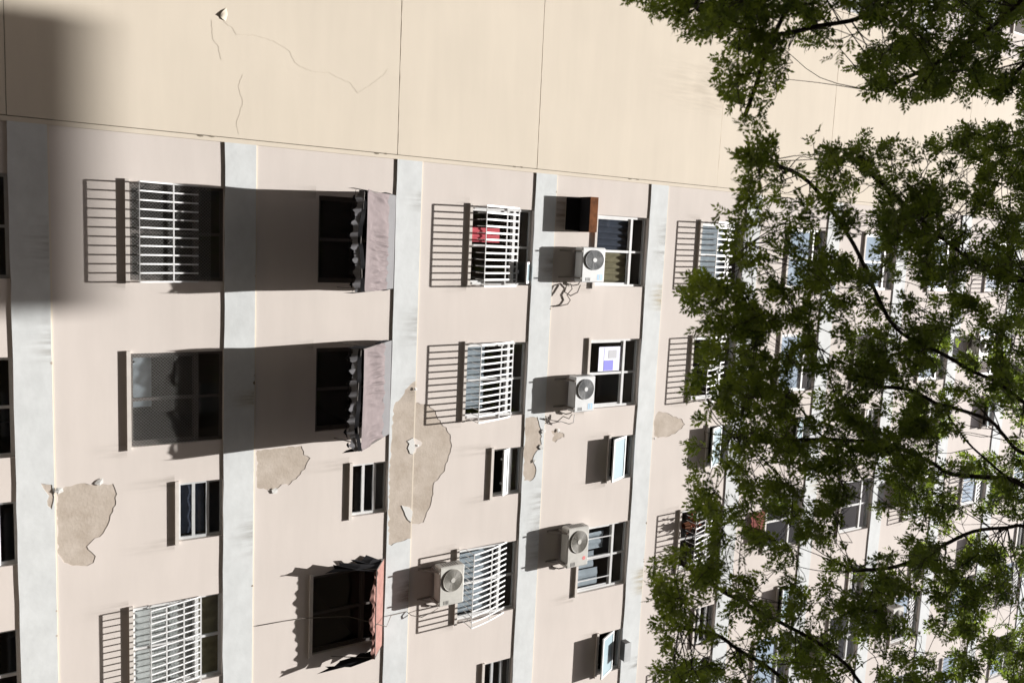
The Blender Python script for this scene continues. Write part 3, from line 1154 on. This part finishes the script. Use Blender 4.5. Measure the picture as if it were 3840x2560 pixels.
# ------------------------------------------------------------------ rusty hood over a wall opening
root = empty('rusty_hood', (.77, 0, 9.5), 'rusty box hood over a dark wall hole beside the white-framed window', 'metal hood')
xa, xb = .44, 1.10
b = MB()
for y0, y1, z0, z1 in ():
    pass
pz = 9.44
b.box(xa, xb, -.33, -.322, pz + .005, pz + .19, 'rust')
b.box(xa, xb, -.322, -.002, pz + .18, pz + .19, 'rust')
b.box(xa, xa + .008, -.322, -.002, pz - .0, pz + .18, 'rust')
b.box(xb - .008, xb, -.322, -.002, pz - .0, pz + .18, 'rust')
build('hood_sheet', b, root)
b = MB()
b.box(xa + .02, xb - .02, -.006, .03, 9.12, pz + .06, 'blackcloth_shade')  # black slab paints the darkness of a hole that is not cut
build('painted_hole_dark', b, root)
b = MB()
b.box(xa + .008, xb - .008, -.318, -.006, pz + .01, pz + .02, 'blackcloth_shade')  # black plate paints the shade under the hood
build('hood_underside_shade', b, root)


# ------------------------------------------------------------------ cloth and things in the windows
def cloth(name, x0, x1, z0, z1, y, m, folds, amp, label, cat, group=None, slope=0.0, rag=0.0, seed=1):
    r = random.Random(seed)
    b = MB()
    P = []
    ph = r.uniform(0, 6)
    for i in range(9):
        u = i / 8
        P.append([(x0 + (x1 - x0) * j / 70, y + amp * math.sin(j / 70 * folds * 6.28 + ph + .8 * u) * (.4 + .6 * u) - .01 * u,
                   z1 - (z1 - z0) * u + (slope * j / 70) * u + (rag * r.random() if i == 8 else 0)) for j in range(71)])
    b.grid(P, m)
    o = build(name, b, None, True)
    return tag(o, label, cat, group)


cloth('red_cloth', 1.12, 1.38, H * 3 - 1.30, H * 3 - .72, .025, 'red', 3, .008, 'red cloth hung behind the grille of the window under the rusty hood', 'cloth', seed=2)
cloth('curtain', 7.15, 8.50, 1.50, 2.44, .15, 'whitecurtain', 12, .010, 'pale curtain filling the window behind the close-barred grille at the picture edge', 'curtain', 'curtains in the windows', seed=3)
cloth('curtain', 7.16, 8.48, 2.44, 2.76, .13, 'tan', 8, .02, 'short tan pelmet across the top of the close-barred window at the picture edge', 'curtain', 'curtains in the windows', seed=9)
cloth('curtain', .80, 1.42, H * 4 - 1.28, H * 4 - .43, .14, 'navy', 5, .03, 'dark navy sheet, added for the blue sky reflection, beside the olive-tan curtain in the window next to the rusty hood', 'curtain', 'curtains in the windows', seed=17)  # added sheet, carries the pane's reflected blue in its colour
cloth('curtain', 5.30, 6.1, 2.16, 2.54, .15, 'navy', 3, .006, 'dark blue sheet added for the reflection in the small grey-framed window beside the peeled patch nearest the picture edge', 'curtain', 'curtains in the windows', seed=18)
cloth('curtain', 3.30, 4.05, 1.5, 1.78, .145, 'bluecloth', 4, .015, 'ragged white curtain at the bottom of the netted window with the dark frame', 'curtain', 'curtains in the windows', slope=-.18, rag=.10, seed=4)
cloth('curtain', 3.27, 4.45, H * 3 - 1.30, H * 3 - .86, .15, 'bluecloth', 8, .03, 'pale blue curtain behind the bowed white grille next to the large peeled patch', 'curtain', 'curtains in the windows', seed=5)
cloth('curtain', .80, 2.1, H * 5 - 1.30, H * 5 - .45, .13, 'bluecloth', 10, .03, 'pale blue-grey curtain behind the fifth-floor grille beside the cream wall', 'curtain', 'curtains in the windows', seed=6)
cloth('curtain', 1.46, 2.09, H * 4 - 1.28, H * 4 - .43, .14, 'tan', 5, .03, 'olive-tan curtain behind the window above the air conditioner nearest to the cream wall', 'curtain', 'curtains in the windows', seed=7)
cloth('curtain', 7.2, 8.45, H * 3 - 1.30, H * 3 - .55, .17, 'bluecloth', 8, .03, 'pale blue curtain behind the curved grille and aged air conditioner', 'curtain', 'curtains in the windows', seed=8)
cloth('hanging_cloth', 7.45, 8.2, 14.90, 15.36, -.06, 'darkred', 4, .02, 'dark red cloth hung below a window sill, glimpsed through the leaves', 'cloth', seed=10)
# laundry in the fourth-floor window
for i, (xa_, xb_, za_, zb_, lab) in enumerate([(7.30, 7.66, 10.20, 10.62, 'white shirt hanging nearest the air conditioner in the laundry window'),
                                             (7.70, 8.05, 9.98, 10.40, 'white towel hanging in the middle of the laundry window'),
                                             (8.08, 8.44, 9.93, 10.52, 'white sheet hanging at the far end of the laundry window')]):
    cloth('laundry', xa_, xb_, za_, zb_, .15, 'bluecloth', 2, .02, lab, 'laundry', 'laundry hanging in the window', slope=-.15, rag=.05, seed=30 + i)
b = MB()
for x in (7.40, 7.84, 8.28):
    b.tube([(x, .055, 9.92), (x, .055, 10.76)], .013, 'white', 5)
o = build('drying_rack', b)
tag(o, 'three thin white drying rods across the laundry window', 'drying rack')

# poster in the window
root = empty('poster', (3.63, .09, 10.16), 'blue and white poster taped inside the window above the second white air conditioner', 'poster')
b = MB()
b.box(3.38, 3.88, .084, .088, 10.18, 10.77, 'poster')
build('sheet', b, root)
b = MB()
b.box(3.66, 3.87, .0815, .0835, 10.32, 10.56, 'posterblue')
b.box(3.40, 3.875, .0815, .0835, 10.315, 10.318, 'posterblue')
build('print', b, root)
b = MB()
b.box(3.45, 3.62, .0815, .0835, 10.43, 10.64, 'postergrey')
build('grey_box_print', b, root)

# flower pots on the fifth-floor ledge
root = empty('flower_pot', (7.4, 0, 12.68), 'clay pot of orange-red flowers on the barred window ledge among the leaves', 'potted plant')
b = MB()
n = 14
for i in range(n):
    a0, a1 = 6.283 * i / n, 6.283 * (i + 1) / n
    f = lambda a, q, z: (7.42 + q * math.cos(a), -.13 + q * math.sin(a), z)
    b.face([f(a0, .06, 12.66), f(a1, .06, 12.66), f(a1, .085, 12.80), f(a0, .085, 12.80)], 'pot')
    b.face([f(a0, .085, 12.80), f(a1, .085, 12.80), f(a1, .0, 12.79), f(a0, .0, 12.79)], 'joint')
build('pot', b, root)
b = MB()
bg_ = MB()
for i in range(170):
    a, q, z = r.uniform(0, 6.28), r.uniform(0, .26), 12.80 + r.uniform(0, .30)
    c = Vector((7.42 + q * math.cos(a) * 1.2, -.13 + q * math.sin(a) * .6, z))
    u = Vector((r.gauss(0, 1), r.gauss(0, 1), r.gauss(0, 1))).normalized()
    v = u.orthogonal().normalized()
    s_ = r.uniform(.02, .045)
    (b if i % 5 < 3 else bg_).face([c - u * s_, c + v * s_ * .5, c + u * s_, c - v * s_ * .5], 'orange' if i % 5 < 3 else 'plantgreen')
build('flowers', b, root)
build('foliage', bg_, root)

# ------------------------------------------------------------------ loose cables
b = MB()
b.tube([(7.79, -.01, 3.33), (7.80, -.012, 3.78), (7.81, -.045, 4.15), (7.93, -.05, 4.9), (8.06, -.46, 5.45), (8.09, -.04, 5.72), (8.085, -.03, 6.03), (8.15, -.08, 6.10), (8.20, -.14, 6.28), (8.12, -.16, 6.52), (8.10, -.12, 6.62)], .007, 'cable', 6)
o = build('cable', b, None, True)
tag(o, 'thin dark cable running from the aged air conditioner down past the torn awning', 'cable')
b = MB()
pts = [(2.12, -.15, 9.45), (2.26, -.16, 9.38), (2.33, -.13, 9.24), (2.26, -.10, 9.12), (2.14, -.09, 9.16), (2.10, -.07, 9.27), (2.20, -.05, 9.33), (2.32, -.04, 9.22), (2.42, -.05, 9.30), (2.50, -.05, 9.24), (2.53, -.03, 9.10), (2.545, -.03, 8.90)]
b.tube(pts, .012, 'cable', 6)
o = build('cable', b, None, True)
tag(o, 'curly loose cable dangling beside the white air conditioner nearest to the cream wall', 'cable')
b = MB()
b.tube([(4.66, -.15, 9.42), (4.75, -.13, 9.36), (4.70, -.10, 9.24), (4.80, -.06, 9.14), (4.76, -.05, 8.95), (4.72, -.04, 8.80)], .010, 'cable', 6)
b.tube([(4.66, -.2, 9.44), (4.82, -.18, 9.44), (4.86, -.12, 9.38), (4.80, -.08, 9.20), (4.83, -.05, 9.00)], .008, 'white', 6)
o = build('cable', b, None, True)
tag(o, 'short tangled cable beside the air conditioner under the blue poster window', 'cable')

# ------------------------------------------------------------------ the building across the courtyard (behind the camera): its tower throws the soft shadow
TY = -15.3
tw = empty('opposite_building', (4, TY - 5, -1.75), 'unseen concrete building across the courtyard, shaped to dim the facade, with a tall narrow stair tower', 'building')
b = MB()
b.box(-2.98, 1.06, TY - 3.6, TY, 31.0, 43.86, 'tower')
b.box(-3.0, 1.2, TY - 3.75, TY + .0, 30.6, 30.99, 'tower')
build('stair_tower', b, tw)
b = MB()
b.box(-24, 30, TY - 12, TY - .02, -1.75, 30.58, 'tower')  # unseen block, height shaped to cut the sky light on the facade
build('sky_blocking_block', b, tw)
for k in range(11):
    for i in range(9):
        x = -12 + i * 3.7
        bb = MB()
        z = -1.0 + k * 2.8
        bb.box(x, x + 1.4, TY - .021, TY + .02, z + 1.0, z + 2.2, 'fandark')
        bb.box(x - .05, x + 1.45, TY - .019, TY + .06, z + .93, z + 1.0, 'sill')
        build('window', bb, tw)


# ------------------------------------------------------------------ trees
def ray(px, py, p):
    """point p metres in front of the facade seen at photo position (2352-wide units)"""
    v, u = px * 3840 / 2352 - 1920, py * 3840 / 2352 - 1280
    d = R_RIGHT * (u / FPX) + R_FWD + R_UP * (v / FPX)
    t = (CD - p) / d.y
    return Vector((CX, -CD, CZ)) + d * t


def vnoise(seed, cell):
    g_ = np.random.default_rng(seed).random((64, 64))

    def f(x, y):
        x, y = x / cell, y / cell
        xi, yi = int(math.floor(x)), int(math.floor(y))
        fx, fy = x - xi, y - yi
        fx, fy = fx * fx * (3 - 2 * fx), fy * fy * (3 - 2 * fy)
        q = lambda a, b_: g_[a % 64, b_ % 64]
        return (q(xi, yi) * (1 - fx) + q(xi + 1, yi) * fx) * (1 - fy) + (q(xi, yi + 1) * (1 - fx) + q(xi + 1, yi + 1) * fx) * fy
    return f


N1, N2 = vnoise(5, 120), vnoise(9, 32)
LEFT = [(-200, 1900), (280, 1900), (300, 1800), (325, 1725), (360, 1690), (420, 1655), (500, 1672), (560, 1690), (625, 1690), (655, 1585), (700, 1570), (750, 1600), (820, 1610), (880, 1572), (930, 1568), (980, 1600), (1040, 1570), (1100, 1590), (1160, 1600), (1200, 1640), (1230, 1560), (1255, 1500), (1300, 1495), (1400, 1512), (1480, 1512), (1568, 1525), (1800, 1540)]
TOPB = [(1430, -40), (1480, 20), (1560, 45), (1625, 100), (1650, 165), (1690, 285), (1740, 290), (1770, 240), (1800, 180), (1830, 95), (1900, 110), (1945, 120), (1960, 200), (2000, 235), (2060, 240), (2110, 215), (2200, 215), (2290, 230), (2352, 270), (2600, 330)]
GAPS = [(1905, 250, 105, 75), (1850, 160, 45, 70), (2250, 255, 95, 32), (1900, 750, 22, 40), (1990, 450, 30, 50), (1840, 430, 40, 28), (2040, 900, 34, 26), (2270, 990, 70, 60), (2180, 1040, 30, 35), (2050, 1210, 40, 35), (2100, 1395, 60, 38), (2270, 1210, 70, 36), (1950, 1340, 36, 28), (1860, 1290, 30, 40), (1760, 1330, 26, 50), (1590, 1480, 40, 24), (1640, 1400, 34, 40), (2150, 1480, 50, 25), (2310, 1420, 44, 36), (2080, 640, 40, 22), (2250, 660, 50, 22), (1990, 560, 30, 30), (2310, 450, 30, 40), (1870, 1130, 30, 34), (2010, 1130, 26, 20), (1790, 1210, 28, 30), (1700, 1260, 20, 46)]


def interp(tab, q):
    for (a, b_), (c, d) in zip(tab[:-1], tab[1:]):
        if a <= q <= c:
            return b_ + (d - b_) * (q - a) / (c - a)
    return tab[-1][1]


def dens(x, y, which):
    if which == 'top':
        lim = interp(TOPB, x) if x > 1430 else -99
        if x < 1430 or y > lim:
            return 0
        base = .75 + .25 * min(1, (lim - y) / 120)
        if x > 2000: base += .4
    else:
        if x < interp(LEFT, y):
            return 0
        up = 330 - max(0, x - 1800) * .12
        if y < up:
            return 0
        base = .80
        if y > 1230: base = .62
        if x > 2180 and y > 1230: base = .85
        if 500 < y < 700 and x > 1690: base = .95
        if x > 1950 and 980 < y < 1230: base = .6
    for gx, gy, ga, gb in GAPS:
        e = ((x - gx) / ga) ** 2 + ((y - gy) / gb) ** 2
        if e < 1: return 0.02
        if e < 1.5: base *= .5
    if which == 'main':
        base *= .82 if x < 1950 else 1.0 + .45 * min(1, (x - 1950) / 250)
        if y > 1230 and x > 1950:
            base *= 1.25
    n = .35 * N1(x + 900, y + 900) + .65 * N2(x + 900, y + 900)
    return base * max(0, min(1.0, (n - .27) * 2.6))


def leaf_mesh(name, twigs, rng):
    """many pinnate leaves: each twig (base, direction, length) carries leaves of paired narrow leaflets"""
    V, T = [], []
    wood = MB()
    for base, d, L, tone in twigs:
        base, d = np.array(base), np.array(d)
        nl = rng.integers(4, 8)
        side = np.cross(d, rng.normal(size=3))
        side /= np.linalg.norm(side)
        tip = base + d * L + np.array((0, 0, -.06 * L))
        wood.tube([base, base + d * L * .5, tip], [.0045, .0035, .0015], 'bark', 3, False)
        for i in range(nl):
            s = (i + .6) / nl
            o_ = base + d * L * s
            ang = (i * 2.4) + rng.normal() * .3
            b2 = np.cross(d, side)
            rad = side * math.cos(ang) + b2 * math.sin(ang)
            ra = d * .55 + rad * .75 + np.array((0, 0, -.25)) + rng.normal(size=3) * .12
            ra /= np.linalg.norm(ra)
            RL = rng.uniform(.08, .125)
            nrm = np.cross(ra, rng.normal(size=3))
            nrm /= np.linalg.norm(nrm)
            sd = np.cross(ra, nrm)
            npair = rng.integers(4, 6)
            tt = float(np.clip(tone + rng.normal() * .22, 0, 1))
            for j in range(npair * 2 + 1):
                if j == npair * 2:
                    q, dr = 1.0, ra
                else:
                    q = (j // 2 + .7) / (npair + .3)
                    dr = ra * .55 + sd * (1 if j % 2 else -1) * .85 + nrm * rng.normal() * .22
                    dr = dr / np.linalg.norm(dr)
                LL = rng.uniform(.040, .072) * (1.0 - .25 * abs(q - .5))
                W = LL * rng.uniform(.19, .25)
                c = o_ + ra * RL * q
                wv = np.cross(dr, nrm + rng.normal(size=3) * .35)
                wv = wv / (np.linalg.norm(wv) + 1e-9) * W
                V.append((c, c + dr * LL * .45 + wv, c + dr * LL, c + dr * LL * .45 - wv))
                T.append(tt)
    V = np.array(V, dtype=np.float32).reshape(-1, 3)
    n = len(V) // 4
    me = bpy.data.meshes.new(name)
    me.vertices.add(n * 4)
    me.vertices.foreach_set('co', V.ravel())
    me.loops.add(n * 4)
    me.loops.foreach_set('vertex_index', np.arange(n * 4, dtype=np.int32))
    me.polygons.add(n)
    me.polygons.foreach_set('loop_start', np.arange(0, n * 4, 4, dtype=np.int32))
    me.polygons.foreach_set('loop_total', np.full(n, 4, dtype=np.int32))
    at = me.attributes.new('tone', 'FLOAT', 'FACE')
    at.data.foreach_set('value', np.array(T, dtype=np.float32))
    me.materials.append(M['leaf'])
    me.update(calc_edges=True)
    print(name, 'leaflets', n, 'twigs', len(twigs))
    return me, wood


def smooth_path(pts, n=4):
    P = [Vector(p) for p in pts]
    P = [P[0] * 2 - P[1]] + P + [P[-1] * 2 - P[-2]]
    o_ = []
    for i in range(1, len(P) - 2):
        for q in range(n):
            t = q / n
            a, b_, c, d = P[i - 1], P[i], P[i + 1], P[i + 2]
            o_.append(.5 * ((2 * b_) + (c - a) * t + (2 * a - 5 * b_ + 4 * c - d) * t * t + (3 * b_ - a - 3 * c + d) * t ** 3))
    o_.append(P[-2])
    return o_


def tree(name, label, which, limbs, fork, foot, ntry, xr, yr, depth, hub, seed):
    rng = np.random.default_rng(seed)
    root = empty(name, (foot[0], foot[1], -1.75), label, 'tree', 'trees in the courtyard')
    tr = MB()
    fx = Vector(fork)
    ft = Vector((foot[0], foot[1], -1.75))
    tr.tube(smooth_path([ft, ft.lerp(fx, .3) + Vector((.1, -.05, 0)), ft.lerp(fx, .65) + Vector((-.05, .1, 0)), fx], 5), [.26 - .10 * i / 15 for i in range(16)], 'bark', 12)
    build('trunk', tr, root, True)
    sites = []
    for pts, r0, r1, from_fork in limbs:
        b = MB()
        W = [ray(*q) for q in pts]
        n0 = len(W)
        if from_fork:
            W = [fx - Vector((0, 0, .12)), fx.lerp(W[0], .5) + Vector((0, 0, .35))] + W
        sp = smooth_path(W, 4)
        rr = [.8 * (r0 + (r1 - r0) * (i / (len(sp) - 1)) ** .8) for i in range(len(sp))]
        if from_fork:
            rr = [max(a, .02) + .05 * max(0, 1 - i / 8) for i, a in enumerate(rr)]
        b.tube(sp, rr, 'bark', 8)
        build('limb', b, root, True)
        sites += sp[8 if from_fork else 0:]
    S = np.array([tuple(q) for q in sites])
    twigs, cents = [], {}
    hv = ray(*hub)
    for _ in range(ntry):
        x, y = rng.uniform(*xr), rng.uniform(*yr)
        if rng.random() > dens(x, y, which):
            continue
        p = rng.uniform(*depth) - .35 * max(0, (1900 - x) / 400)
        c = ray(x, y, p)
        d = (c - hv).normalized() * .75 + Vector((0, .1, -.35)) + Vector(rng.normal(size=3)) * .55
        d.normalize()
        L = float(rng.uniform(.10, .26))
        base = c - d * L * .6
        tone = .25 + .5 * max(0, min(1, (2000 - x) / 500)) * rng.random() + .25 * rng.random()  # lighter toward the outer side: backlight put into the leaf colour
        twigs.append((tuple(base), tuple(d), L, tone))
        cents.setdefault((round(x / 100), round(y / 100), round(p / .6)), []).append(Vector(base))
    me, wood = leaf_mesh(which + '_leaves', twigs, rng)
    # branchlets joining the twigs to the limbs
    for key, bs in cents.items():
        c = sum(bs, Vector()) / len(bs)
        dd = np.linalg.norm(S - np.array(c), axis=1)
        q = Vector(S[int(dd.argmin())])
        mid = q.lerp(c, .5) + Vector((rng.normal() * .06, rng.normal() * .06, rng.normal() * .06 - .03))
        wood.tube(smooth_path([q, mid, c], 3), [.007, .006, .005, .0045, .004, .004, .0035], 'bark', 4, False)
        for t in bs:
            wood.tube([c, c.lerp(t, .6) + Vector((0, 0, .02)), t], [.004, .003, .003], 'bark', 3, False)
    build('branchlets', wood, root, True)
    cr = link('crown', me, root, -wloc(root))
    return root


L1 = [(2420, 1150, 8.7), (2352, 1116, 8.5), (2314, 1099, 8.4), (2189, 1089, 8.2), (2139, 1061, 8.1), (2076, 1034, 8.0), (2014, 1016, 7.9), (1889, 1009, 7.7), (1764, 1011, 7.5), (1680, 1000, 7.4)]
L1b = [(1940, 1011, 7.8), (1889, 1001, 7.7), (1859, 964, 7.6), (1826, 921, 7.5), (1809, 894, 7.4), (1764, 869, 7.3), (1690, 840, 7.2)]
L1c = [(2030, 1020, 7.9), (1981, 986, 7.9), (1959, 964, 7.8), (1926, 924, 7.7), (1911, 884, 7.6), (1880, 800, 7.5), (1800, 690, 7.4), (1720, 560, 7.3)]
L2 = [(2420, 1080, 8.6), (2352, 1041, 8.5), (2331, 1029, 8.4), (2301, 994, 8.3), (2271, 964, 8.3), (2189, 936, 8.2), (2151, 926, 8.1), (2101, 899, 8.0), (2064, 891, 7.9), (1989, 886, 7.8)]
L2b = [(2330, 1106, 8.4), (2301, 1086, 8.4), (2264, 1054, 8.3), (2226, 1019, 8.2), (2189, 971, 8.1), (2174, 944, 8.1)]
L3 = [(2420, 960, 8.7), (2352, 924, 8.6), (2321, 899, 8.5), (2276, 871, 8.4), (2226, 849, 8.3), (2189, 826, 8.2), (2151, 806, 8.1), (2101, 784, 8.0), (2040, 730, 7.9), (1960, 560, 7.7), (1860, 420, 7.5), (1760, 370, 7.4)]
L4 = [(2100, 1720, 8.5), (1976, 1568, 8.2), (1951, 1533, 8.1), (1914, 1501, 8.0), (1864, 1466, 7.9), (1826, 1446, 7.8), (1740, 1400, 7.6), (1650, 1350, 7.5), (1560, 1290, 7.4)]
L4b = [(1870, 1640, 8.0), (1800, 1560, 7.9), (1751, 1523, 7.8), (1696, 1491, 7.7), (1643, 1456, 7.6), (1560, 1440, 7.5)]
L5 = [(2460, 1240, 8.6), (2352, 1208, 8.4), (2314, 1211, 8.3), (2235, 1220, 8.2), (2150, 1260, 8.1), (2060, 1300, 8.0), (1960, 1310, 7.9)]
L6 = [(2420, 700, 8.6), (2300, 640, 8.3), (2180, 560, 8.1), (2080, 470, 7.9), (2000, 400, 7.8), (1940, 350, 7.7)]
tree('courtyard_tree', 'large feathery-leaved tree whose dark limbs reach in from the picture edge across the upper storeys', 'main',
     [(L1, .055, .010, True), (L1b, .018, .005, False), (L1c, .020, .005, False), (L2, .040, .010, True), (L2b, .022, .010, False), (L3, .036, .006, True), (L4, .032, .006, True), (L4b, .020, .005, True), (L5, .022, .006, True), (L6, .026, .006, True)],
     (6.3, -9.8, 9.2), (6.9, -10.0), 7800, (1480, 2420), (300, 1700), (7.0, 8.8), (2600, 1150, 8.8), 3)
T1 = [(2180, -120, 8.7), (2080, -20, 8.5), (1980, 40, 8.3), (1880, 60, 8.1), (1780, 80, 8.0), (1700, 60, 7.9), (1600, 20, 7.7)]
T2 = [(1900, -120, 8.3), (1820, 0, 8.1), (1770, 100, 7.9), (1735, 200, 7.8), (1710, 270, 7.7)]
T3 = [(2400, -60, 8.8), (2280, 60, 8.5), (2180, 130, 8.3), (2080, 180, 8.1), (2010, 210, 8.0)]
T4 = [(2450, 40, 8.8), (2340, 160, 8.6), (2280, 215, 8.5)]
tree('courtyard_tree', 'denser darker tree hanging into the upper corner over the cream wall', 'top',
     [(T1, .030, .006, True), (T2, .022, .005, True), (T3, .032, .006, True), (T4, .024, .006, True)],
     (-3.9, -9.9, 8.6), (-4.4, -10.1), 1850, (1430, 2420), (-160, 330), (7.2, 8.9), (2150, -250, 8.8), 8)
